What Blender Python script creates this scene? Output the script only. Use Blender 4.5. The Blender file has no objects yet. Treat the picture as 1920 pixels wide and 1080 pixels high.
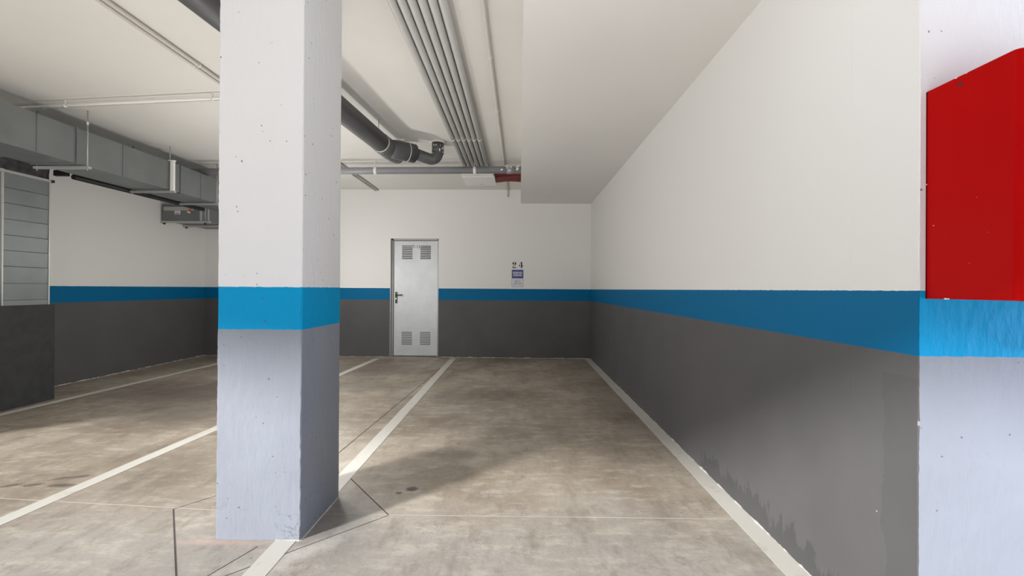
import bpy, bmesh, math, random
from mathutils import Vector, Matrix, noise
random.seed(7)
S = bpy.context.scene
COL = S.collection

# ------------------------------------------------------------------ camera
cam_d = bpy.data.cameras.new('camera'); cam_d.lens = 16.0; cam_d.sensor_width = 36.0; cam_d.clip_start = .02
cam = bpy.data.objects.new('camera', cam_d); COL.objects.link(cam)
_y = Vector((14/853.333, -2/853.333, -1.)).normalized()
_z = Vector((.0062, 1, 0)); _z = (_z - _z.dot(_y)*_y).normalized()
_x = _y.cross(_z)
M = Matrix((_x, _y, _z)).to_4x4(); M.translation = Vector((0, 0, 1.2))
cam.matrix_world = M
S.camera = cam

# ------------------------------------------------------------------ light
S.view_settings.view_transform = 'Standard'; S.view_settings.look = 'None'
S.view_settings.gamma = 1; S.view_settings.use_curve_mapping = False
S.view_settings.exposure = 0.14
W = bpy.data.worlds.new('sky'); S.world = W; W.use_nodes = True
bg = W.node_tree.nodes['Background']; bg.inputs[0].default_value = (.62, .78, 1.0, 1); bg.inputs[1].default_value = .35

def light(name, kind, loc, direction, energy, color, **kw):
    d = bpy.data.lights.new(name, kind); d.energy = energy; d.color = color
    for k, v in kw.items(): setattr(d, k, v)
    o = bpy.data.objects.new(name, d); COL.objects.link(o); o.location = loc
    o.rotation_euler = Vector(direction).to_track_quat('-Z', 'Y').to_euler()
    return o
# high sun over the street: floods the forecourt and the first strip of slab, whose bounce fills the garage
light('sun', 'SUN', (0, -4, 12), (-.1, .6, -1.3), 5.0, (1, .975, .95), angle=math.radians(1))
# low glare thrown back into the mouth by the sunlit street
light('street_glare', 'SUN', (-8, -8, 6), (1, 1, -.67), 6.3, (1, .98, .955), angle=math.radians(6))
# added cool fill light for the pillar's right side, unseen off to the right
light('side_fill', 'AREA', (4.5, .55, 1.0), (-1, .28, .02), 95, (.58, .72, 1), shape='RECTANGLE', size=1.3, size_y=1.6)
# unseen fill lights added to brighten the garage, no fixtures behind them
WARM = (1, .98, .95)
light('aisle_fill', 'POINT', (-2.6, 1.0, .40), (0, 0, -1), 7, WARM, shadow_soft_size=.15)
light('aisle_fill', 'POINT', (.12, 1.36, 2.25), (0, 0, -1), 10, (.86, .92, 1), shadow_soft_size=.08)
light('mouth_fill', 'POINT', (.3, -.3, .30), (0, 0, 1), 9, (.95, .97, 1), shadow_soft_size=.3)
light('bay_fill', 'POINT', (-2.3, 4.7, 1.25), (0, 0, -1), 56, WARM, shadow_soft_size=.12)
light('bay_fill', 'POINT', (-2.9, 6.5, 1.5), (0, 0, -1), 28, WARM, shadow_soft_size=.12)
light('pillar_fill', 'POINT', (-1.36, 2.90, 1.3), (0, 1, 0), 29, WARM, shadow_soft_size=.08)

# ------------------------------------------------------------------ materials
def lin(r, g, b):
    f = lambda c: (c/12.92 if c <= .04045 else ((c+.055)/1.055)**2.4)
    return (f(r/255), f(g/255), f(b/255), 1)
class NT:
    def __init__(s, name):
        s.m = bpy.data.materials.new(name); s.m.use_nodes = True
        s.t = s.m.node_tree; s.b = s.t.nodes['Principled BSDF']
    def n(s, typ, **kw):
        nd = s.t.nodes.new(typ)
        for k, v in kw.items():
            if k.startswith('i_'):
                key = k[2:]; key = int(key) if key.isdigit() else key
                if hasattr(v, 'is_output'): s.t.links.new(v, nd.inputs[key])
                else: nd.inputs[key].default_value = v
            else: setattr(nd, k, v)
        return nd
    def L(s, a, b): s.t.links.new(a, b)
    def math(s, op, a, b=0., c=0., clamp=False):
        return s.n('ShaderNodeMath', operation=op, use_clamp=clamp, i_0=a, i_1=b, i_2=c).outputs[0]
    def mix(s, f, a, b, mode='MIX'):
        nd = s.t.nodes.new('ShaderNodeMix'); nd.data_type = 'RGBA'; nd.blend_type = mode
        for i, v in ((0, f), (6, a), (7, b)):
            if hasattr(v, 'is_output'): s.t.links.new(v, nd.inputs[i])
            else: nd.inputs[i].default_value = v
        return nd.outputs[2]
    def noise(s, vec, scale, detail=3, rough=.55):
        return s.n('ShaderNodeTexNoise', i_Vector=vec, i_Scale=scale, i_Detail=detail, i_Roughness=rough).outputs[0]
    def ramp(s, f, lo, hi, a=0., b=1.):
        return s.n('ShaderNodeMapRange', i_0=f, i_1=lo, i_2=hi, i_3=a, i_4=b).outputs[0]
    def pos(s): return s.n('ShaderNodeNewGeometry').outputs['Position']
    def scale(s, vec, v): return s.n('ShaderNodeVectorMath', operation='MULTIPLY', i_0=vec, i_1=v).outputs[0]
    def bump(s, h, strength, dist=.01):
        nd = s.n('ShaderNodeBump', i_Strength=strength, i_Distance=dist, i_Height=h)
        s.L(nd.outputs[0], s.b.inputs['Normal']); return nd
    def base(s, v):
        if hasattr(v, 'is_output'): s.L(v, s.b.inputs['Base Color'])
        else: s.b.inputs['Base Color'].default_value = v
    def set(s, rough=.5, metal=0., spec=.5):
        s.b.inputs['Roughness'].default_value = rough; s.b.inputs['Metallic'].default_value = metal
        s.b.inputs['Specular IOR Level'].default_value = spec; return s

def flat(name, col, rough=.5, metal=0., spec=.5, nz=0., nscale=8., bump=0.):
    t = NT(name).set(rough, metal, spec); p = t.pos()
    if nz:
        f = t.noise(p, nscale, 4)
        c2 = tuple(c*(1-nz) for c in col[:3])+(1,); c3 = tuple(min(1, c*(1+nz)) for c in col[:3])+(1,)
        t.base(t.mix(t.ramp(f, .3, .7), c2, c3))
    else: t.base(col)
    if bump: t.bump(t.noise(p, 60, 3), bump, .004)
    return t.m

def painted(name, white, blue, grey, rough, pits=False, bump=.05):
    """masonry painted in three level bands: grey to 1.0 m, blue to 1.2 m, white above"""
    t = NT(name).set(rough, 0, .12); p = t.pos()
    z = t.n('ShaderNodeSeparateXYZ', i_0=p).outputs[2]
    wob = t.math('MULTIPLY', t.math('SUBTRACT', t.noise(p, 30, 2), .5), .006)
    zz = t.math('ADD', z, wob)
    a = t.math('GREATER_THAN', zz, 1.0); b = t.math('GREATER_THAN', zz, 1.2025)
    mott = t.noise(p, 2.2, 5)
    g1 = t.mix(t.ramp(mott, .3, .7), tuple(c*.93 for c in grey[:3])+(1,), tuple(c*1.07 for c in grey[:3])+(1,))
    col = t.mix(b, t.mix(a, g1, blue), white)
    if pits:
        v = t.n('ShaderNodeTexVoronoi', i_Vector=t.n('ShaderNodeVectorMath', operation='ADD', i_0=p, i_1=t.scale(t.n('ShaderNodeTexNoise', i_Vector=p, i_Scale=70., i_Detail=2.).outputs[1], (.012, .012, .012))).outputs[0], i_Scale=21.)
        keep = t.math('GREATER_THAN', t.noise(p, 5, 2), .47)
        sz = t.math('MULTIPLY', t.noise(p, 9, 1), .15)
        pit = t.math('MULTIPLY', t.math('LESS_THAN', v.outputs[0], sz), keep)
        col = t.mix(t.math('MULTIPLY', pit, .75), col, (.10, .10, .11, 1))
        # cracked, dirty patches low down
        lo = t.ramp(z, .02, .30, 1., 0.)
        scr = t.math('LESS_THAN', t.math('ABSOLUTE', t.math('SUBTRACT', t.noise(p, 9, 6, .7), .5)), .0045)
        scr = t.math('MULTIPLY', scr, t.math('GREATER_THAN', t.noise(p, 4, 2), .56))
        col = t.mix(t.math('MULTIPLY', t.math('MULTIPLY', scr, lo), .9), col, (.06, .06, .07, 1))
    if not pits:
        # touched-up darker smears low on the wall, brushed on unevenly
        xyz = t.n('ShaderNodeSeparateXYZ', i_0=p); yy = xyz.outputs[1]
        edge = t.math('MULTIPLY', t.math('SUBTRACT', t.noise(t.scale(p, (1, 2.5, .6)), 7, 6, .7), .5), .42)
        low = t.math('LESS_THAN', t.math('ADD', z, edge), .11)
        band = t.math('MULTIPLY', t.math('GREATER_THAN', yy, 1.72), t.math('LESS_THAN', yy, 3.1))
        sm = t.math('MULTIPLY', t.math('MULTIPLY', low, band), .42)
        strip_ = t.math('LESS_THAN', t.math('ADD', yy, t.math('MULTIPLY', t.math('SUBTRACT', t.noise(t.scale(p, (1, 1, 1.5)), 6, 5, .7), .5), .10)), 1.56)
        sm = t.math('MAXIMUM', sm, t.math('MULTIPLY', t.math('MULTIPLY', strip_, t.math('LESS_THAN', z, .93)), .16))
        col = t.mix(t.math('MULTIPLY', sm, t.math('SUBTRACT', 1., a)), col, (.04, .042, .045, 1))
        vs = t.n('ShaderNodeTexVoronoi', i_Vector=p, i_Scale=6.).outputs[0]
        fl = t.math('MULTIPLY', t.math('LESS_THAN', vs, .018), t.math('LESS_THAN', z, .5))
        col = t.mix(t.math('MULTIPLY', fl, .6), col, (.5, .49, .46, 1))
    t.base(col)
    h = t.math('ADD', t.noise(t.scale(p, (1, 1, .35)), 38, 4), t.math('MULTIPLY', t.noise(p, 7, 3), 1.2))
    t.bump(h, bump, .012)
    return t.m

WHITE = (.74, .73, .71, 1)
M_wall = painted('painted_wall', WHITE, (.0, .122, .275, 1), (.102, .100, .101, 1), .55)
M_pillar = painted('painted_pillar', (.76, .76, .775, 1), (.0, .29, .58, 1), (.26, .28, .325, 1), .5, pits=True, bump=.22)  # grey and blue bands lighter than on the walls
M_ceil = flat('ceiling_paint', (.70, .685, .65, 1), .8, nz=.03, nscale=1.3, bump=.1)
M_soffit = flat('soffit_paint', (.75, .735, .71, 1), .8, nz=.015, nscale=1.3)
M_line = None

def make_floor():
    t = NT('concrete_floor').set(.5, 0, .4); p = t.pos()
    sx = t.n('ShaderNodeSeparateXYZ', i_0=p)
    base = t.mix(t.ramp(t.noise(p, 1.1, 6, .6), .32, .68), (.20, .160, .118, 1), (.37, .325, .265, 1))
    grey = t.mix(t.ramp(t.noise(p, .7, 3), .45, .65), base, (.35, .325, .29, 1))
    y = sx.outputs[1]
    front = t.ramp(t.math('ADD', y, t.math('MULTIPLY', t.noise(p, 1.5, 3), 1.2)), 2.6, 3.4, 1., 0.)
    col = t.mix(t.math('MULTIPLY', front, .65), base, (.325, .314, .298, 1))
    fine = t.noise(p, 26, 5, .65)
    col = t.mix(.5, col, t.mix(t.ramp(fine, .3, .7), (.42, .42, .42, 1), (.58, .58, .58, 1)), 'OVERLAY')
    vf = t.noise(p, 90, 3, .7)
    col = t.mix(.5, col, t.mix(t.ramp(vf, .25, .75), (.43, .43, .43, 1), (.57, .57, .57, 1)), 'OVERLAY')
    # trowel arcs and worn light patches
    tr = t.noise(t.scale(p, (1.0, 2.6, 1)), 4.5, 7, .72)
    col = t.mix(t.ramp(tr, .50, .64, 0, .5), col, (.47, .435, .375, 1))
    tr2 = t.noise(t.scale(p, (2.2, 1.2, 1)), 3.1, 8, .75)
    col = t.mix(t.ramp(tr2, .52, .64, 0, .5), col, (.17, .14, .11, 1))
    crk = t.math('LESS_THAN', t.math('ABSOLUTE', t.math('SUBTRACT', t.noise(p, 2.3, 5, .6), .5)), .0016)
    crk = t.math('MULTIPLY', crk, t.math('GREATER_THAN', t.noise(p, 1.7, 2), .55))
    col = t.mix(t.math('MULTIPLY', crk, .55), col, (.10, .085, .07, 1))
    # brushed streaks and tyre grime
    st = t.noise(t.scale(p, (3.5, 1.0, 1)), 1.3, 6, .65)
    col = t.mix(t.ramp(st, .52, .70, 0, .6), col, (.15, .125, .10, 1))
    sp = t.n('ShaderNodeTexVoronoi', i_Vector=p, i_Scale=5.).outputs[0]
    col = t.mix(t.math('MULTIPLY', t.math('LESS_THAN', sp, .022), .6), col, (.62, .6, .56, 1))
    def spot(c, x, yy, rx, ry, ang, colr, amt, soft=.35):
        m = t.n('ShaderNodeMapping', vector_type='TEXTURE'); t.L(p, m.inputs[0])
        m.inputs[1].default_value = (x, yy, 0); m.inputs[2].default_value = (0, 0, ang); m.inputs[3].default_value = (rx, ry, 1)
        d = t.n('ShaderNodeVectorMath', operation='LENGTH', i_0=m.outputs[0]).outputs['Value']
        d = t.math('ADD', d, t.math('MULTIPLY', t.math('SUBTRACT', t.noise(p, min(60, 7/max(rx, ry)*.35+4), 4, .7), .5), 1.5))
        return t.mix(t.ramp(d, 1-soft, 1+soft, amt, 0), c, colr)
    dk = (.12, .10, .085, 1)
    col = spot(col, -.72, 2.95, .35, .30, .6, dk, .35, .6)       # grime beside the pillar
    col = spot(col, -.45, 3.28, .16, .09, .1, dk, .55, .5)
    col = spot(col, -.635, 2.715, .035, .03, .3, (.03, .025, .02, 1), .9, .3)
    col = spot(col, -.70, 2.66, .02, .015, .3, (.05, .04, .03, 1), .8, .3)
    col = spot(col, -.95, 2.35, .18, .30, .5, (.17, .17, .18, 1), .5, .6)
    col = spot(col, -.6, 5.1, .7, .28, .15, dk, .4, .6)
    col = spot(col, -2.05, 5.6, .5, .35, .1, dk, .5, .6)
    col = spot(col, -3.75, 5.1, .95, .55, -.25, dk, .8, .55)
    col = spot(col, -3.15, 4.25, .55, .38, .2, dk, .7, .6)
    col = spot(col, -2.2, 6.7, .6, .55, 0, dk, .6, .6)
    col = spot(col, -2.1, 3.1, .55, .38, .3, dk, .38, .7)
    col = spot(col, .95, 4.8, .25, .9, .1, dk, .35, .6)
    for fx, fy, fa in ((-2.85, 2.80, .4), (-2.78, 2.70, .2), (-2.93, 2.70, .3), (-2.76, 2.83, .4), (-3.05, 2.69, .5), (-2.72, 2.70, .1)):
        col = spot(col, fx, fy, .05, .024, fa, (.10, .08, .065, 1), .75, .35)
    # whitish plaster dust and pink marking paint at the pillar's foot
    col = spot(col, -.95, 2.07, .16, .05, .9, (.62, .60, .57, 1), .4, .6)
    col = spot(col, -1.42, 2.12, .18, .022, 0, (.60, .38, .33, 1), .35, .5)
    # saw-cut of tyre-dark band along the right wall line
    t.base(col)
    t.L(t.ramp(t.noise(p, 3, 4), .3, .7, .42, .66), t.b.inputs['Roughness'])
    t.bump(t.math('ADD', t.noise(p, 45, 4), t.math('MULTIPLY', t.noise(p, 6, 3), 1.)), .12, .01)
    return t.m
M_floor = make_floor()
def make_line():
    t = NT('worn_line_paint').set(.6); p = t.pos()
    f = t.ramp(t.noise(p, 9, 6, .7), .56, .74, 0, .6)
    t.base(t.mix(f, (.50, .485, .445, 1), (.33, .29, .24, 1))); return t.m
M_line = make_line()
M_joint = flat('dark_joint', (.05, .045, .04, 1), .9)
M_joint_pale = flat('pale_joint', (.42, .39, .34, 1), .9)
M_galv = flat('galvanised_sheet', (.19, .205, .205, 1), .45, .45, nz=.10, nscale=3.)
M_galv2 = flat('galvanised_strut', (.50, .50, .48, 1), .45, .6)
M_blackrub = flat('black_flexible_fabric', (.035, .034, .033, 1), .45, nz=.6, nscale=22., bump=.8)
M_black = flat('black_rubber', (.012, .012, .012, 1), .6)
M_upvc = flat('grey_plastic_pipe', (.085, .087, .090, 1), .45, spec=.35, nz=.06, nscale=5)
M_upvc_lt = flat('mid_grey_plastic_pipe', (.26, .265, .285, 1), .3, nz=.06, nscale=5)
M_conduit = flat('grey_conduit', (.52, .52, .50, 1), .5, nz=.03, nscale=3)
M_conduit_w = flat('white_conduit', (.78, .77, .74, 1), .4)
M_conduit_c = flat('cream_conduit', (.55, .53, .48, 1), .5)
M_clip = flat('clip_paint', (.72, .70, .66, 1), .5)
M_red = flat('red_enamel', (.40, .001, .001, 1), .5, spec=.05, nz=.02, nscale=6)
M_reddark = flat('dark_red_corrugated', (.13, .012, .012, 1), .5)
M_plaster = flat('plaster_splash', (.78, .76, .71, 1), .8)
M_door = flat('galvanised_door', (.53, .545, .555, 1), .45, .25, nz=.06, nscale=5)
M_frame = flat('door_frame_metal', (.33, .33, .325, 1), .45, .4)
M_slot = flat('louvre_shadow_metal', (.20, .20, .195, 1), .5, .3)
M_hand = flat('black_handle', (.015, .015, .014, 1), .35)
M_brass = flat('brass', (.75, .68, .25, 1), .3, .7)
M_ink = flat('black_ink', (.015, .015, .015, 1), .7)
M_signblue = flat('sign_blue', (.03, .045, .23, 1), .35)
M_signwhite = flat('sign_white', (.62, .62, .66, 1), .35)
M_signink = flat('sign_grey_ink', (.13, .13, .14, 1), .5)
M_orange = flat('orange_plastic', (.62, .10, .03, 1), .4)
M_label = flat('paper_label', (.72, .72, .70, 1), .6)
M_out = flat('concrete_forecourt', (.60, .57, .53, 1), .9, nz=.1, nscale=2)

# ------------------------------------------------------------------ mesh helpers
def ob(name, bm, mat, parent=None, smooth=False, bevel=0.):
    me = bpy.data.meshes.new(name); bmesh.ops.recalc_face_normals(bm, faces=bm.faces); bm.to_mesh(me); bm.free()
    o = bpy.data.objects.new(name, me); COL.objects.link(o)
    if mat: me.materials.append(mat)
    if smooth:
        for p in me.polygons: p.use_smooth = True
    if bevel:
        b = o.modifiers.new('bevel', 'BEVEL'); b.width = bevel; b.segments = 3; b.limit_method = 'ANGLE'
    if parent: attach(o, parent)
    return o
def attach(o, parent):
    o.parent = parent; o.matrix_parent_inverse = Matrix.Translation(-Vector(parent.location)) if parent.type == 'EMPTY' else Matrix.Identity(4)
def tag(o, label=None, cat=None, group=None, kind=None):
    if label: o['label'] = label
    if cat: o['category'] = cat
    if group: o['group'] = group
    if kind: o['kind'] = kind
    return o
def empty(name, loc, label, cat, group=None):
    o = bpy.data.objects.new(name, None); COL.objects.link(o); o.location = loc; o.empty_display_size = .1
    return tag(o, label, cat, group)
def box(bm, x0, x1, y0, y1, z0, z1):
    v = [bm.verts.new((x, y, z)) for x in (x0, x1) for y in (y0, y1) for z in (z0, z1)]
    for f in ((0, 1, 3, 2), (4, 6, 7, 5), (0, 4, 5, 1), (2, 3, 7, 6), (0, 2, 6, 4), (1, 5, 7, 3)):
        bm.faces.new([v[i] for i in f])
    return bm
def B(*a):
    bm = bmesh.new()
    if a: box(bm, *a)
    return bm
def prism(bm, pts, z0, z1):
    a = [bm.verts.new((x, y, z0)) for x, y in pts]; b = [bm.verts.new((x, y, z1)) for x, y in pts]
    bm.faces.new(a[::-1]); bm.faces.new(b); n = len(pts)
    for i in range(n): bm.faces.new((a[i], a[(i+1) % n], b[(i+1) % n], b[i]))
    return bm
def tube(bm, pts, r, seg=20, caps=True):
    """swept round tube through pts; r one radius or one per point"""
    pts = [Vector(p) for p in pts]; n = len(pts); rr = r if isinstance(r, (list, tuple)) else [r]*n
    tang = []
    for i in range(n):
        a = pts[i]-pts[i-1] if i else pts[1]-pts[0]; b = pts[i+1]-pts[i] if i < n-1 else a
        a = a.normalized() if a.length > 1e-9 else b.normalized(); b = b.normalized() if b.length > 1e-9 else a
        tang.append((a+b).normalized())
    u = tang[0].orthogonal().normalized(); rings = []
    for i in range(n):
        u = (u-u.dot(tang[i])*tang[i]).normalized(); w = tang[i].cross(u)
        rings.append([bm.verts.new(pts[i]+rr[i]*(math.cos(2*math.pi*k/seg)*u+math.sin(2*math.pi*k/seg)*w)) for k in range(seg)])
    for i in range(n-1):
        for k in range(seg):
            f = bm.faces.new((rings[i][k], rings[i][(k+1) % seg], rings[i+1][(k+1) % seg], rings[i+1][k])); f.smooth = True
    if caps: bm.faces.new(rings[0][::-1]); bm.faces.new(rings[-1])
    return bm
def T(pts, r, seg=20): return tube(bmesh.new(), pts, r, seg)
def arc(c, a, b, n=8):
    """quarter bend from point a (tangent towards corner c) to point b"""
    a, b, c = Vector(a), Vector(b), Vector(c)
    out = []
    for i in range(n+1):
        t = i/n; out.append((1-t)**2*a+2*t*(1-t)*c+t*t*b)
    return out
def text(name, body, size, loc, mat, parent, sx=1., bold=0., rot=(math.pi/2, 0, 0), depth=.0015, align='CENTER'):
    c = bpy.data.curves.new(name, 'FONT'); c.body = body; c.size = size; c.extrude = depth; c.offset = bold
    c.align_x = align; c.align_y = 'CENTER'; c.space_line = .9
    tmp = bpy.data.objects.new(name+'_tmp', c); COL.objects.link(tmp)
    bpy.context.view_layer.update()
    me = bpy.data.meshes.new_from_object(tmp); bpy.data.objects.remove(tmp)
    me.transform(Matrix.Translation(loc) @ Matrix.Rotation(rot[2], 4, 'Z') @ Matrix.Rotation(rot[0], 4, 'X') @ Matrix.Diagonal((sx, 1, 1, 1)))
    me.materials.clear(); me.materials.append(mat)
    o = bpy.data.objects.new(name, me); COL.objects.link(o)
    if parent: attach(o, parent)
    return o

# ------------------------------------------------------------------ setting
XL, XR, YB, ZC = -5.55, 1.235, 7.93, 2.93
YP = 1.427                                    # front face of the pier that ends the right wall
ZS = 2.69                                     # underside of the dropped soffit
struct = lambda o: tag(o, kind='structure')
ent = lambda x: -.93-.22*x                    # the line of the garage mouth, slightly askew

struct(ob('floor', prism(bmesh.new(), [(-9, ent(-9)), (6, ent(6)), (6, YB+.3), (-9, YB+.3)], -.2, 0), M_floor))
struct(ob('floor', prism(bmesh.new(), [(-30, -30), (30, -30), (30, ent(30)), (-30, ent(-30))], -.22, -.02), M_out)).name = 'floor_forecourt'
struct(ob('ceiling', prism(bmesh.new(), [(-9, ent(-9)), (6, ent(6)), (6, YB+.3), (-9, YB+.3)], ZC, ZC+.25), M_ceil))
# lintel over the mouth
struct(ob('wall_front', prism(bmesh.new(), [(-9, ent(-9)-.25), (6, ent(6)-.25), (6, ent(6)), (-9, ent(-9))], 2.5, 3.3), M_wall))
# back wall with the door recess cut out
dx0, dx1, dz1 = -2.265, -1.415, 2.072
bm = bmesh.new()
box(bm, XL-.3, dx0, YB, YB+.3, 0, ZC); box(bm, dx1, XR+.3, YB, YB+.3, 0, ZC); box(bm, dx0, dx1, YB, YB+.3, dz1, ZC)
box(bm, dx0, dx1, YB+.2, YB+.3, 0, dz1)
struct(ob('wall_back', bm, M_wall))
struct(ob('wall_left', B(XL-.3, XL, 2.9, YB, 0, ZC), M_wall))
struct(ob('wall_right', B(XR, XR+.22, YP+.29, YB, 0, ZC), M_wall))

def rough_prism(x0, x1, y0, y1, z0, z1, step=.014, amp=.0035, sub=14):
    """rectangular column of cast concrete with slightly uneven, chipped arrises"""
    bm = bmesh.new(); per = []
    cs = [(x0, y0), (x1, y0), (x1, y1), (x0, y1)]
    for i in range(4):
        a, b = cs[i], cs[(i+1) % 4]
        for k in range(sub):
            t = k/sub; t = .5-.5*math.cos(math.pi*t) if True else t
            per.append((a[0]+(b[0]-a[0])*t, a[1]+(b[1]-a[1])*t, k == 0))
    cx, cy = (x0+x1)/2, (y0+y1)/2; nz = int((z1-z0)/step); rings = []
    for j in range(nz+1):
        z = z0+(z1-z0)*j/nz; ring = []
        for (x, y, corner) in per:
            p = Vector((x, y, z)); d = Vector((cx-x, cy-y, 0)).normalized()
            o = noise.noise(p*3.)*.0015
            if corner:
                n1 = noise.noise(Vector((x*7, y*7, z*28))); n2 = noise.noise(Vector((x*5+9, y*5, z*7)))
                o += max(0, n1)*amp*1.2+max(0, n2-.15)*amp*3+.0012
                o += random.random()*.0014
            ring.append(bm.verts.new(p+d*o))
        rings.append(ring)
    n = len(per)
    for j in range(nz):
        for k in range(n): bm.faces.new((rings[j][k], rings[j][(k+1) % n], rings[j+1][(k+1) % n], rings[j+1][k]))
    bm.faces.new(rings[0][::-1]); bm.faces.new(rings[-1])
    return bm
# pier closing the right wall, its broad face towards the camera
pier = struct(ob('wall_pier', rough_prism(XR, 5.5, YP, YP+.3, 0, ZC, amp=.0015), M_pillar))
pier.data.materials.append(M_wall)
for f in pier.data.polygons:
    if f.normal.x < -.6: f.material_index = 1   # left-facing return takes the darker wall material
# soffit dropped below the ceiling over the right bay
struct(ob('trim_1', prism(bmesh.new(), [(.012, ent(0)), (6, ent(6)), (6, YP), (XR, YP), (XR, YB), (.012, YB)], ZS, ZC), M_soffit))

# saw cuts and construction joints in the slab
fl = bpy.data.objects['floor']
def strip(bm, a, b, w, z=.0012):
    a = Vector((a[0], a[1], 0)); b = Vector((b[0], b[1], 0)); d = (b-a).normalized(); n = Vector((-d.y, d.x, 0))*w/2
    prism(bm, [(v.x, v.y) for v in (a-n, b-n, b+n, a+n)], .0001, z)
bm = bmesh.new()
for a, b, w in (((-.686, 2.40), (-1.137, 2.952), .006), ((-1.86, 2.428), (-1.205, 1.6), .006), ((-.686, 2.395), (-1.3, 1.79), .003),
                ((-1.86, 2.43), (-1.42, 3.01), .003), ((-1.31, 3.22), (-1.14, 7.9), .006), ((-1.205, 2.09), (-1.39, 1.6), .003)):
    strip(bm, a, b, w)
ob('joint', bm, M_joint, fl)
bm = bmesh.new()
for a, b, w in (((-5.5, 2.72), (-1.45, 2.413), .004), ((-1.02, 2.40), (1.23, 2.41), .003)): strip(bm, a, b, w, .001)
tag(ob('joint', bm, M_joint_pale, fl), 'pale dusty joint line')

# pale ragged mortar line where walls meet the slab
def crust(parent, a, b, side, wmin=.001, wmax=.012, step=.02, thr=0.):
    a = Vector((*a, 0)); b = Vector((*b, 0)); L = (b-a).length; n = int(L/step); d = (b-a)/L; nn = Vector((-d.y, d.x, 0))*side
    bm = bmesh.new(); prev = None
    for i in range(n+1):
        p = a+d*(L*i/n); k = noise.noise(Vector((p.x*9, p.y*9, 1.3)))*.5+noise.noise(Vector((p.x*31, p.y*31, 4)))*.5
        w = max(wmin, (k+.25-thr)*wmax*1.6); h = max(.001, w*random.uniform(.5, .9))
        r_ = [bm.verts.new(p-nn*.002), bm.verts.new(p+nn*w), bm.verts.new(p+nn*w*.5+Vector((0, 0, h*.8))), bm.verts.new(p-nn*.002+Vector((0, 0, h)))]
        if prev:
            for j in range(4): bm.faces.new((prev[j], prev[(j+1) % 4], r_[(j+1) % 4], r_[j]))
        else: bm.faces.new(r_)
        prev = r_
    bm.faces.new(prev[::-1])
    return tag(ob('mortar_edge', bm, M_crust, parent), 'ragged pale mortar edge')
M_crust = flat('mortar_crumbs', (.50, .485, .45, 1), .9)
O = bpy.data.objects
crust(O['wall_right'], (XR, YP+.3), (XR, YB), 1)
crust(O['wall_pier'], (XR, YP), (XR, YP+.3), 1)
crust(O['wall_back'], (dx1, YB), (XR, YB), -1, wmax=.016)
crust(O['wall_back'], (XL, YB), (dx0, YB), -1, wmax=.010)
crust(O['wall_left'], (XL, 4.77), (XL, YB), -1, wmax=.018)

# ------------------------------------------------------------------ painted bay lines
def line(pts, w, label):
    bm = bmesh.new(); L = []; R = []
    for i, (x, y) in enumerate(pts):
        L.append((x-w/2, y)); R.append((x+w/2, y))
    prism(bm, L+R[::-1], .0002, .002)
    tag(ob('parking_line', bm, M_line), label, 'parking line', 'painted bay lines on the floor')
def rag(x0, x1, y0, y1, n=60, j=.0018):
    return [(x0+(x1-x0)*i/n+random.uniform(-j, j), y0+(y1-y0)*i/n) for i in range(n+1)]
line(rag(-1.09, -1.135, .6, 7.9), .098, 'pale bay line running from the pillar to the wall beside the door')
line(rag(-2.70, -2.42, .6, 7.7), .092, 'pale bay line passing behind the pillar and ending left of the door')
line(rag(-4.88, -4.70, 2.6, 7.9), .085, 'pale bay line beside the dark left wall and block')
line(rag(1.182, 1.184, YP-.8, 7.9), .104, 'pale bay line hugging the foot of the right wall')

# ------------------------------------------------------------------ pillar
pl = tag(ob('pillar', rough_prism(-1.438, -1.032, 2.145, 2.605, 0, ZC), M_pillar),
    'square concrete pillar painted white, blue and pale grey in the middle of the bays', 'pillar')
tag(crust(pl, (-1.030, 2.142), (-1.030, 2.60), -1, .003, .008), 'white paint drips along the foot')
tag(crust(pl, (-1.15, 2.146), (-1.035, 2.146), -1, .002, .007), 'white paint drips along the foot')

# ------------------------------------------------------------------ block and riser on the left
tag(ob('concrete_block', rough_prism(XL+.002, -4.94, 2.9, 4.765, 0, 1.008, amp=.001), flat('dark_block_paint', (.050, .050, .052, 1), .7, spec=.1, nz=.15, nscale=9)),
    'dark grey painted block standing under the upright metal duct', 'block')

r = empty('duct_riser', (-5.2, 4.5, 1.008), 'upright ribbed sheet metal duct standing on the dark grey block', 'air duct')
bm = bmesh.new()
X0, X1, Y0, Y1, Z0, Z1 = -5.45, -4.97, 4.29, 4.725, 1.008, 2.31
ribs = [Z0, 1.06, 1.225, 1.39, 1.545, 1.695, 1.85, 2.005, 2.155, Z1]
per = []
rings = []
for i, z in enumerate(ribs):
    for dz, d in (((-.004, 0.), (.004, -.006)) if 0 < i < len(ribs)-1 else ((0, 0.),)):
        rings.append((z+dz, d if dz >= 0 else 0.))
vr = []
for z, d in rings:
    vr.append([bm.verts.new((x, y, z)) for x, y in ((X0-d, Y0-d), (X1+d, Y0-d), (X1+d, Y1+d), (X0-d, Y1+d))])
for a, b in zip(vr, vr[1:]):
    for k in range(4): bm.faces.new((a[k], a[(k+1) % 4], b[(k+1) % 4], b[k]))
bm.faces.new(vr[0][::-1]); bm.faces.new(vr[-1])
ob('duct_body', bm, M_galv, r)
for (xa, ya) in ((X1, Y0), (X1, Y1)):
    ob('corner_trim', B(xa-.012, xa+.004, ya-.006, ya+.006, Z0, Z1), M_galv2, r)
bm = bmesh.new()
box(bm, X0, X1+.012, Y0-.012, Y0, Z1-.012, Z1+.012); box(bm, X0, X1+.012, Y1, Y1+.014, Z1-.012, Z1+.012)
box(bm, X1, X1+.012, Y0, Y1, Z1-.012, Z1+.012)
ob('flange', bm, M_galv2, r)
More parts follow.
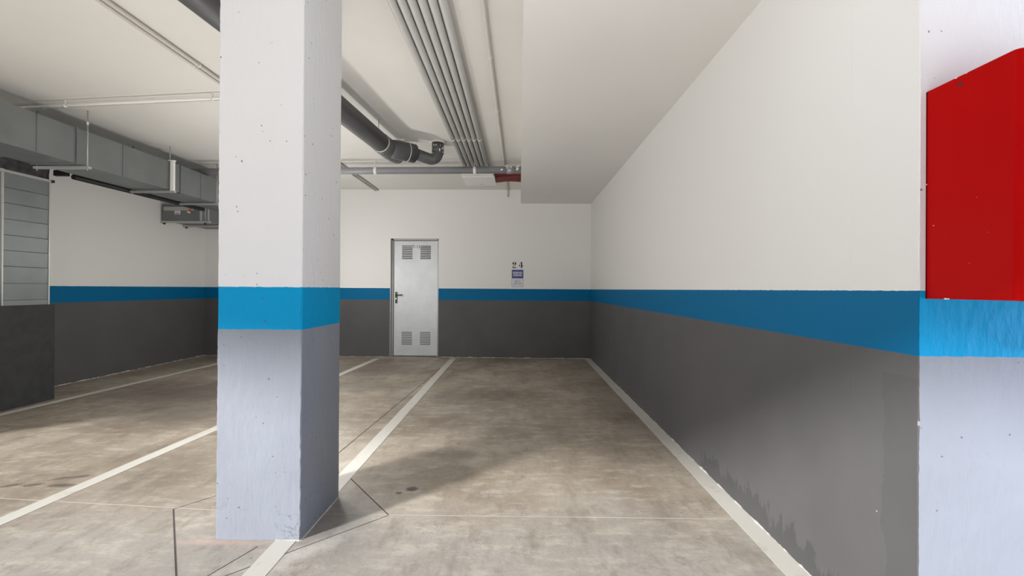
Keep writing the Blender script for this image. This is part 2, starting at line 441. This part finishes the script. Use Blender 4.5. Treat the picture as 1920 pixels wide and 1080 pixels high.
for y in (Y0-.02, Y1+.02): ob('bolt', B(X1-.012, X1+.022, y-.013, y+.013, Z1-.014, Z1+.014), M_black if y > 4.5 else M_galv2, r)
# crumpled black flexible sleeve joining riser and main duct
bm = bmesh.new(); n = 14; rows = []
for j in range(9):
    z = 2.322+(2.44-2.322)*j/8; row = []
    for (ax, ay, bx, by) in ((X0, Y0, X1, Y0), (X1, Y0, X1, Y1), (X1, Y1, X0, Y1), (X0, Y1, X0, Y0)):
        for k in range(n):
            t = k/n; p = Vector((ax+(bx-ax)*t, ay+(by-ay)*t, z)); c = Vector((-5.2, 4.5, z))
            o = noise.noise(p*14)*.018*math.sin(math.pi*j/8)
            row.append(bm.verts.new(p+(p-c).normalized()*o))
    rows.append(row)
for a, b in zip(rows, rows[1:]):
    for k in range(len(a)): bm.faces.new((a[k], a[(k+1) % len(a)], b[(k+1) % len(a)], b[k]))
tag(ob('flexible_sleeve', bm, M_blackrub, r, smooth=True), 'crumpled black flexible sleeve')
ob('bracket', B(-5.0, -4.86, 4.79, 4.83, 2.385, 2.445), M_black, r)

# ------------------------------------------------------------------ main horizontal duct
DX0, DX1, DZ0, DZ1 = -4.745, -4.295, 2.39, 2.735
r = empty('ventilation_duct', (-4.52, 5.0, DZ0), 'long horizontal sheet metal duct hung below the ceiling along the left wall', 'air duct')
seams = [1.6, 2.95, 4.33, 5.68, 7.05]
bm = bmesh.new()
ys = [1.6, 2.95, 4.33, 5.68, 7.05]
for a, b in zip(ys, ys[1:]):
    # shallow-dished panels between the seams
    k = 4; sec = []
    for i in range(k+1):
        y = a+(b-a)*i/k; d = -.004*math.sin(math.pi*i/k)
        sec.append([bm.verts.new(v) for v in ((DX0, y, DZ0), (DX1+d, y, DZ0), (DX1+d, y, DZ1), (DX0, y, DZ1))])
    for p, q in zip(sec, sec[1:]):
        for j in range(4): bm.faces.new((p[j], p[(j+1) % 4], q[(j+1) % 4], q[j]))
    bm.faces.new(sec[0][::-1]); bm.faces.new(sec[-1])
ob('duct_body', bm, M_galv, r)
for y in ys[1:-1]:
    bm = bmesh.new()
    box(bm, DX1, DX1+.012, y-.007, y+.007, DZ0-.01, DZ1+.01); box(bm, DX0, DX1, y-.007, y+.007, DZ0-.012, DZ0)
    ob('flange', bm, M_galv, r)
for y in (3.62, 3.97, 4.85, 6.05): ob('seam', B(DX1-.004, DX1+.002, y-.003, y+.003, DZ0+.002, DZ1-.002), M_galv, r)
# horizontal tee sleeve from riser into the main duct
ob('branch_sleeve', B(-5.45, DX0, 4.29, 4.725, 2.44, DZ1-.02), M_galv, r)
# hangers: strut under the duct on two threaded rods
for i, (y, wide) in enumerate(((4.41, 0), (5.52, 1), (6.33, 0))):
    h = ob('hanger_strut', B(-4.79, -4.235, y-.018, y+.018, DZ0-.034, DZ0-.012), M_galv2, r)
    for x in (-4.262, -4.768):
        if wide and x > -4.5:
            q = B(x-.02, x+.02, y-.025, y+.006, DZ0-.012, DZ1+.01)
            box(q, x-.05, x+.02, y-.02, y+.02, DZ1+.01, DZ1+.02)
            ob('strap', q, M_conduit_w, h)
        else:
            ob('rod', T([(x, y, DZ0-.05), (x, y, ZC)], .005, 8), M_galv2, h)
            ob('nut', T([(x, y, 2.79), (x, y, 2.825)], .009, 6), M_clip, h)
        if wide: ob('rod', T([(x-.05 if x > -4.5 else x, y+.01, DZ1), (x-.05 if x > -4.5 else x, y+.01, ZC)], .005, 8), M_galv2, h)

tag(ob('black_strip', T([(-4.83, 4.84, 2.383), (-4.83, 6.86, 2.383)], .028, 14), M_black),  # plain black round strip along the duct's wall-side edge
    'thin black strip running along the wall side of the long duct', 'pipe')

# damper box near the far left corner
r = empty('damper_duct', (-5.22, 7.2, 2.22), 'low sheet metal damper box on struts in the far left corner', 'air duct')
ob('duct_body', B(-5.52, -4.94, 6.93, YB-.001, 2.222, 2.47), M_galv, r, bevel=.003)
ob('top_channel', B(-5.47, -5.02, 6.895, 6.93, 2.375, 2.43), M_galv2, r)
lb = ob('label', B(-5.32, -5.235, 6.922, 6.93, 2.32, 2.395), M_label, r)
for z, w in ((2.38, .05), (2.368, .06), (2.334, .065)):
    ob('print', B(-5.31, -5.31+w, 6.9205, 6.9225, z-(.006 if w > .06 else .002), z+(.006 if w > .06 else .002)), M_signink, lb)
h = ob('lever', T([(-5.085, 6.90, 2.355), (-5.00, 6.885, 2.45)], .011, 8), M_orange, r); tag(h, 'orange damper lever')
ob('pivot', T([(-5.085, 6.885, 2.35), (-5.085, 6.93, 2.35)], .014, 10), M_label, r)
for y in (6.955, 7.12): ob('flange', B(-4.945, -4.925, y-.012, y+.012, 2.21, 2.48), M_galv2, r)
for y in (6.95, 7.42):
    s = ob('support_strut', B(-5.545, -4.78, y-.02, y+.02, 2.19, 2.218), M_galv2, r)
    for x in (-5.50, -4.86): ob('nut', T([(x, y, 2.168), (x, y, 2.192)], .018, 8), M_black, s)
    ob('rod', T([(-4.86, y, 2.21), (-4.86, y, ZC)], .005, 8), M_galv2, s)

# ------------------------------------------------------------------ conduits on the ceiling
def conduit(name, pts, rad, mat, label, cat, group=None, clips=(), cmat=None, cw=.014, cr=1.25, seg=16):
    e = ob(name, T(pts, rad, seg), mat); tag(e, label, cat, group)
    P0 = [Vector(p) for p in pts]
    for c in clips:
        # clips given as fraction along first straight run
        p = P0[0].lerp(P0[1], c); d = (P0[1]-P0[0]).normalized()
        bm = T([p-d*cw/2, p+d*cw/2], rad*cr, seg)
        box(bm, p.x-rad*.35, p.x+rad*.35, p.y-.006, p.y+.006, p.z, ZC)
        ob('clip', bm, cmat or M_clip, e)
    return e
xs = [-.764, -.704, -.643, -.583, -.522, -.460]
names = ['leftmost grey ceiling conduit of the six side by side', 'second grey conduit from the left of the six side by side',
         'third grey conduit from the left of the six side by side', 'fourth grey conduit from the left of the six side by side',
         'fifth grey conduit from the left of the six side by side', 'rightmost grey ceiling conduit of the six side by side']
for x, nm in zip(xs, names):
    x += 0
    conduit('conduit', [(x, -.6, 2.893), (x+random.uniform(-.004, .004), 6.55, 2.893)], .026, M_conduit, nm, 'conduit',
            'six grey conduits in a row on the ceiling', clips=((5.12+.6)/7.15, (2.2+.6)/7.15), cw=.02, cr=1.12)
conduit('thin_conduit', [(-.238, -.6, 2.912), (-.215, 7.85, 2.912), (-.213, 7.9, 2.91), (-.213, 7.912, 2.86), (-.213, 7.912, 2.80)], .012, M_conduit_c,
        'single thin cream conduit on the ceiling beside the dropped soffit', 'conduit', clips=(.468, .588, .78))
for x, nm in ((-2.525, 'outer of two thin ceiling conduits crossing high behind the pillar'), (-2.480, 'inner of two thin ceiling conduits crossing high behind the pillar')):
    conduit('twin_conduit', [(x, -.2, 2.908), (x, 7.90, 2.908)], .0135, M_conduit_c, nm, 'conduit', 'two thin conduits side by side', clips=(.452, .9))
conduit('white_conduit', [(-5.5, 4.30, 2.885), (-2.56, 3.995, 2.885)], .0125, M_conduit_w,
        'white conduit crossing the ceiling left of the pillar above the duct', 'conduit', clips=(.426, .935), cr=1.5)
conduit('thin_cable', [(-5.5, 4.42, 2.92), (-4.6, 4.325, 2.92), (-2.62, 4.12, 2.92)], .005, M_conduit_c,
        'very thin cable beside the white conduit on the ceiling', 'cable', clips=(.98,), cr=2)

# grey drain pipe across the far bay
r = empty('drain_pipe', (-2.1, 6.1, 2.79), 'mid grey drain pipe running across the far bay below the ceiling', 'pipe')
ob('pipe_body', T([(XL, 6.24, 2.79), (.011, 6.065, 2.79)], .047, 24), M_upvc_lt, r)
for x, y in ((-1.955, 6.127), (-.607, 6.085)):
    bm = T([(x-.02, y, 2.79), (x+.02, y, 2.79)], .051, 24); box(bm, x-.010, x-.003, y-.006, y+.006, 2.83, ZC-.001)
    ob('clamp', bm, M_label, r)
ob('coupler', T([(-.18, 6.072, 2.79), (-.085, 6.069, 2.79)], .050, 24), M_upvc_lt, r)
for i in range(16):
    a = random.uniform(-.6, 1.4); x = random.choice([random.uniform(-.27, -.12), random.uniform(-.2, -.13), random.uniform(-.05, 0)])
    yy = 6.07-.0505*math.cos(a); zz = 2.79+.0505*math.sin(a); s = random.uniform(.006, .014)
    bm = bmesh.new(); bmesh.ops.create_icosphere(bm, subdivisions=1, radius=s, matrix=Matrix.Translation((x, yy, zz)) @ Matrix.Diagonal((1.6, .35, 1, 1)))
    tag(ob('plaster_splash', bm, M_plaster, r), 'white plaster splash on the pipe')

# big dark soil pipe with its branch
r = empty('soil_pipe', (-1.5, 4.2, 2.72), 'large dark grey soil pipe passing behind the pillar and turning up into the ceiling', 'pipe')
ax = lambda y: Vector((-1.655+.085*(y-2.5), y, 2.725))
ob('pipe_body', T([ax(.2), ax(4.80)], .098, 32), M_upvc, r)
tag(ob('joint_ring', T([ax(4.72), ax(4.745)], .102, 32), M_conduit_c, r), 'pale joint ring')
ob('socket', T([ax(4.745), ax(5.0)], .104, 32), M_upvc, r)
e0 = ax(4.98)
stub = ob('end_stub', T([ax(4.95), ax(5.12), ax(5.24), ax(5.245)], [.104, .10, .085, .06], 32), M_upvc, r)
a0 = ax(4.92); a1 = Vector((-1.20, 5.13, 2.725))
ob('branch', T([a0, a0.lerp(a1, .3), a0.lerp(a1, .999)], [.09, .104, .104], 32), M_upvc, r)
dv = (a1-a0).normalized()
tag(ob('joint_ring', T([a0.lerp(a1, .72), a0.lerp(a1, .72)+dv*.008], .107, 32), M_conduit_c, r), 'pale joint ring')
ob('socket', T([a1-dv*.01, a1+dv*.012], [.104, .085], 32), M_upvc, r)
b0 = a1+dv*.01; b1 = Vector((-1.045, 5.40, 2.755)); b1 = Vector((-1.06, 5.33, 2.72)); top = Vector((-.975, 5.36, ZC))
pts = [b0, b1]+arc((-.975, 5.355, 2.72), b1, (-.975, 5.36, 2.82), 8)[1:]+[top]
ob('bend', T(pts, .065, 28), M_upvc, r)
ob('bend_socket', T([(-.975, 5.36, 2.79), (-.975, 5.36, ZC-.012)], .070, 28), M_upvc, r)
tag(ob('plaster_collar', T([(-.975, 5.36, ZC-.014), (-.975, 5.36, ZC)], [.078, .10], 24), M_plaster, r), 'white plaster where the bend enters the ceiling')
for i in range(14):
    a = random.uniform(3.3, 6.0); z = random.uniform(2.76, 2.90); s = random.uniform(.004, .011)
    bm = bmesh.new(); bmesh.ops.create_icosphere(bm, subdivisions=1, radius=s, matrix=Matrix.Translation((-.975+.069*math.cos(a), 5.36+.069*math.sin(a), z)) @ Matrix.Diagonal((.8, .4, 1.8, 1)))
    tag(ob('plaster_splash', bm, M_plaster, r), 'white plaster splash on the bend')
for i in range(10):
    bm = bmesh.new(); bmesh.ops.create_icosphere(bm, subdivisions=1, radius=random.uniform(.01, .02), matrix=Matrix.Translation((-1.33+random.uniform(-.05, .07), 5.02+random.uniform(-.02, .02), 2.84+random.uniform(-.01, .012))))
    tag(ob('plaster_splash', bm, M_plaster, r), 'white plaster lump on the branch')
ob('rod', T([(-1.455, 4.64, 2.80), (-1.455, 4.64, ZC)], .004, 8), M_galv2, r)

# white junction box and the red flexible tubes
r = empty('junction_box', (-.60, 6.86, 2.85), 'flat white junction box on the ceiling where the six conduits end', 'junction box')
bx = ob('box_body', B(-.845, -.385, 6.56, 7.19, 2.845, ZC), M_conduit_w, r, bevel=.004)
ob('lid', B(-.855, -.375, 6.66, 7.2, 2.836, 2.846), M_conduit_w, r)
ob('screw', T([(-.60, 7.1, 2.83), (-.60, 7.1, 2.838)], .007, 8), M_ink, r)
k = 0
tubes = (('top one', 2.895, 6.62), ('second from the top', 2.878, 6.72), ('third from the top', 2.872, 6.83), ('lowest one', 2.866, 6.95))
rl = ['dark red flexible tube nearest the grey drain pipe, leaving the white box', 'dark red flexible tube second from the grey drain pipe, leaving the white box',
      'dark red flexible tube third from the grey drain pipe, leaving the white box', 'dark red flexible tube farthest from the grey drain pipe, leaving the white box']
for i, (_, z, y) in enumerate(tubes):
    pts = []; rad = []; n = 90
    for j in range(n+1):
        t = j/n; pts.append((-.373+.384*t, y+(.02*math.sin(t*3+i))-.03*t*i, z-.02-.012*t*(i/3)+(.01*math.sin(t*3.1) if i == 3 else 0))); rad.append(.024 if j % 2 else .0205)
    tag(ob('flexible_tube', T(pts, rad, 12), M_reddark), rl[i], 'tube', 'red flexible tubes')

# ------------------------------------------------------------------ door in the back wall
r = bpy.data.objects.new('door_1', None); COL.objects.link(r); r.location = (-1.84, YB+.07, 0); r['kind'] = 'structure'
r['label'] = 'pale grey metal utility door with louvred vents marked T-13'; 
fx0, fx1 = dx0+.03, dx1-.005
YD = YB+.075
bm = bmesh.new()
box(bm, dx0, dx0+.012, YB+.0, YD+.06, 0, dz1); box(bm, dx0+.012, dx0+.042, YD-.02, YD+.06, 0, dz1)
box(bm, dx1-.03, dx1, YD-.02, YD+.06, 0, dz1); box(bm, dx0, dx1, YD-.02, YD+.06, dz1-.028, dz1)
ob('door_frame', bm, M_frame, r)
lx0, lx1, lz0, lz1 = dx0+.047, dx1-.026, .012, dz1-.034
leaf = ob('door_leaf', B(lx0, lx1, YD, YD+.045, lz0, lz1), M_door, r, bevel=.003)
def louvre(xa, xb, za, zb, n, th):
    """pressed vent: small hooded slots, one mesh"""
    bm = bmesh.new(); p = (zb-za)/n
    for i in range(n):
        z = za+p*(i+.5)
        v = [bm.verts.new(q) for q in ((xa, YD-.001, z+th), (xb, YD-.001, z+th), (xb-.004, YD-.014, z-th*.6), (xa+.004, YD-.014, z-th*.6), (xb, YD-.001, z-th), (xa, YD-.001, z-th))]
        bm.faces.new((v[0], v[1], v[2], v[3])); bm.faces.new((v[3], v[2], v[4], v[5])); bm.faces.new((v[0], v[3], v[5])); bm.faces.new((v[1], v[4], v[2]))
    ob('vent', bm, M_slot, leaf)
for xa, xb in ((-2.078, -1.892), (-1.752, -1.567)):
    louvre(xa, xb, 1.712, 1.962, 8, .0095)
    louvre(xa, xb, .20, .44, 8, .006)
text('door_number', 'T-13', .076, (-1.824, YD-.003, 1.932), M_ink, leaf, sx=.95)
hd = ob('handle_plate', B(-2.195, -2.152, YD-.008, YD, .935, 1.135), M_hand, leaf, bevel=.003)
ob('lever', T([(-2.173, YD-.008, 1.08), (-2.173, YD-.05, 1.08), (-2.15, YD-.055, 1.08), (-2.055, YD-.055, 1.082)], .0095, 10), M_hand, hd)
tag(ob('lock_cylinder', T([(-2.178, YD-.016, 1.017), (-2.178, YD-.007, 1.017)], .013, 12), M_brass, hd), 'brass lock cylinder')

# ------------------------------------------------------------------ bay number and sign
def poly(bm, pts, y, d=.002):
    a = [bm.verts.new((x, y, z)) for x, z in pts]; b = [bm.verts.new((x, y-d, z)) for x, z in pts]
    n = len(pts); bm.faces.new(a); bm.faces.new(b[::-1])
    for i in range(n): bm.faces.new((a[i], b[i], b[(i+1) % n], a[(i+1) % n]))
bm = bmesh.new(); x0, z0, u = -.129, 1.566, .108/18
# units: glyph is 13 wide by 18 high
def g(pts, ox): poly(bm, [(x0+(x+ox)*u*.93, z0+z*u) for x, z in pts], YB-.0005)
def ell(cx, cz, rx, rz, a0, a1, n=14): return [(cx+rx*math.cos(math.radians(a0+(a1-a0)*i/n)), cz+rz*math.sin(math.radians(a0+(a1-a0)*i/n))) for i in range(n+1)]
g(ell(3.2, 12.6, 2.7, 2.6, 0, 345), 0)                                   # ball of the 2
g([(.9, 14.0), (2.2, 16.6), (4.6, 17.9), (6.0, 18), (6.0, 17.2), (4.2, 16.4), (3.4, 14.5)], 0)
g(ell(7.0, 13.2, 5.6, 4.8, 88, -62)+[(6.6, 6.6), (7.6, 9.6), (8.1, 13), (7.6, 16.6), (7.0, 17.2)], 0)   # heavy right bowl
g([(8.4, 8.4), (5.6, 6.0), (2.6, 3.6), (1.4, 2.9), (.6, 3.6), (4.0, 6.9), (6.8, 9.2)], 0)               # diagonal
g([(.4, 0), (.6, 1.6), (2.6, 3.0), (5.2, 3.1), (8.0, 2.2), (10.2, 2.4), (11.6, 5.0), (12.4, 5.0), (12.0, 0)], 0)
r = empty('bay_number', (-.035, YB, 1.62), 'black stencilled number 24 painted on the back wall above the sign', 'number')
tag(ob('digit', bm, M_ink, r), 'stencilled figure 2')
bm = bmesh.new(); ox = 20.6
g([(6.6, 17.9), (10.4, 17.9), (10.4, 0.9), (11.8, .6), (11.8, 0), (5.2, 0), (5.2, .6), (6.6, .9)], ox)
g([(5.8, 16.8), (5.8, 14.9), (2.9, 9.9), (1.9, 9.9)], ox)
g([(.3, 6.2), (.3, 7.9), (2.2, 9.4), (4.8, 7.9), (4.8, 4.9), (2.4, 4.9)], ox)
g([(10.4, 4.9), (12.9, 4.9), (12.9, 9.4), (10.4, 7.2)], ox)
tag(ob('digit', bm, M_ink, r), 'stencilled figure 4')

r = empty('parking_sign', (-.035, YB, 1.23), 'small blue and white reserved parking sign on the back wall under the number', 'sign')
sx0, sx1, sz0, sz1 = -.137, .067, 1.233, 1.537; zm = 1.386
def rrect(x0, x1, z0, z1, r, y, d):
    bm = bmesh.new(); pts = []
    for cx, cz, a in ((x1-r, z1-r, 0), (x0+r, z1-r, 90), (x0+r, z0+r, 180), (x1-r, z0+r, 270)):
        pts += [(cx+r*math.cos(math.radians(a+t)), cz+r*math.sin(math.radians(a+t))) for t in (0, 30, 60, 90)]
    poly(bm, pts, y, d); return bm
ob('backing', rrect(sx0, sx1, sz0, sz1, .012, YB, .004), flat('sign_rim', (.20, .20, .24, 1), .4), r)
ob('panel', rrect(sx0+.004, sx1-.004, sz0+.004, sz1-.004, .010, YB-.003, .003), M_signwhite, r)
tag(ob('header_panel', rrect(sx0+.004, sx1-.004, zm, sz1-.004, .010, YB-.005, .003), M_signblue, r), 'blue upper panel')
cx = (sx0+sx1)/2
text('lettering', 'RESERVED\nPARKING', .047, (cx, YB-.0095, 1.460), M_signwhite, r, sx=.78, bold=.0012)
text('lettering', 'ESC 2\nAPT. 5A', .047, (cx, YB-.0075, 1.315), M_signink, r, sx=.78)
for x in (sx0+.018, sx1-.018): ob('screw', T([(x, YB-.009, sz0+.02), (x, YB-.005, sz0+.02)], .005, 8), M_signink, r)

# ------------------------------------------------------------------ red hose cabinet on the pier
cx0, cx1, cy0, cy1, cz0, cz1 = 1.254, 1.86, 1.165, YP, 1.178, 1.816
r = empty('hose_cabinet', ((cx0+cx1)/2, YP, cz0), 'red enamelled metal fire hose cabinet fixed on the pale pier at right', 'fire cabinet')
bm = bmesh.new(); pts = []; rr = .016
# side wrap with rounded front edge that turns into a narrow front flange
prof = [(cx0, cy1)]+[(cx0+rr-rr*math.cos(math.radians(a)), cy0+rr-rr*math.sin(math.radians(a))) for a in range(0, 91, 9)]+[(cx0+.034, cy0)]
inner = [(cx0+.034, cy0+.003)]+[(cx0+rr-(rr-.003)*math.cos(math.radians(a)), cy0+rr-(rr-.003)*math.sin(math.radians(a))) for a in range(90, -1, -9)]+[(cx0+.003, cy1)]
prism(bm, prof+inner, cz0, cz1)
prof2 = [(cx1+cx0-x, y) for x, y in prof+inner][::-1]
prism(bm, prof2, cz0, cz1)
box(bm, cx0, cx1, cy1-.004, cy1-.001, cz0, cz1); box(bm, cx0+.001, cx1-.001, cy0+.018, cy1, cz1-.004, cz1-.001); box(bm, cx0+.001, cx1-.001, cy0+.018, cy1, cz0+.001, cz0+.004)
ob('cabinet_body', bm, M_red, r)
ob('bottom_flange', B(cx0+.017, cx1-.017, cy0-.001, cy0+.02, cz0-.001, cz0+.013), M_red, r, bevel=.002)
ob('top_flange', B(cx0+.017, cx1-.017, cy0+.002, cy0+.02, cz1-.012, cz1-.001), M_red, r, bevel=.002)
dr = ob('door', B(cx0+.041, cx1-.04, cy0-.002, cy0+.018, cz0+.018, cz1-.014), M_red, r, bevel=.005)
ob('hinge', T([(cx0+.038, cy0+.012, cz0+.017), (cx0+.038, cy0+.012, cz1-.016)], .004, 10), M_black, dr)
ob('knockout', T([(cx0-.0006, 1.318, 1.792), (cx0+.002, 1.318, 1.792)], .0055, 16), M_black, r)
for y, z, s in ((1.36, cz0+.001, .006), (1.352, cz0+.001, .005), (1.33, 1.8155, .004), (1.30, 1.8155, .003), (1.424, 1.53, .003), (1.40, 1.40, .0025), (1.27, 1.46, .0012), (1.24, 1.36, .001), (1.29, 1.28, .0015)):
    bm = bmesh.new(); bmesh.ops.create_icosphere(bm, subdivisions=1, radius=s, matrix=Matrix.Translation((cx0-.0002, y, z)) @ Matrix.Diagonal((.1, 1, .45, 1)))
    tag(ob('paint_chip', bm, M_label, r), 'bare chip in the red enamel')
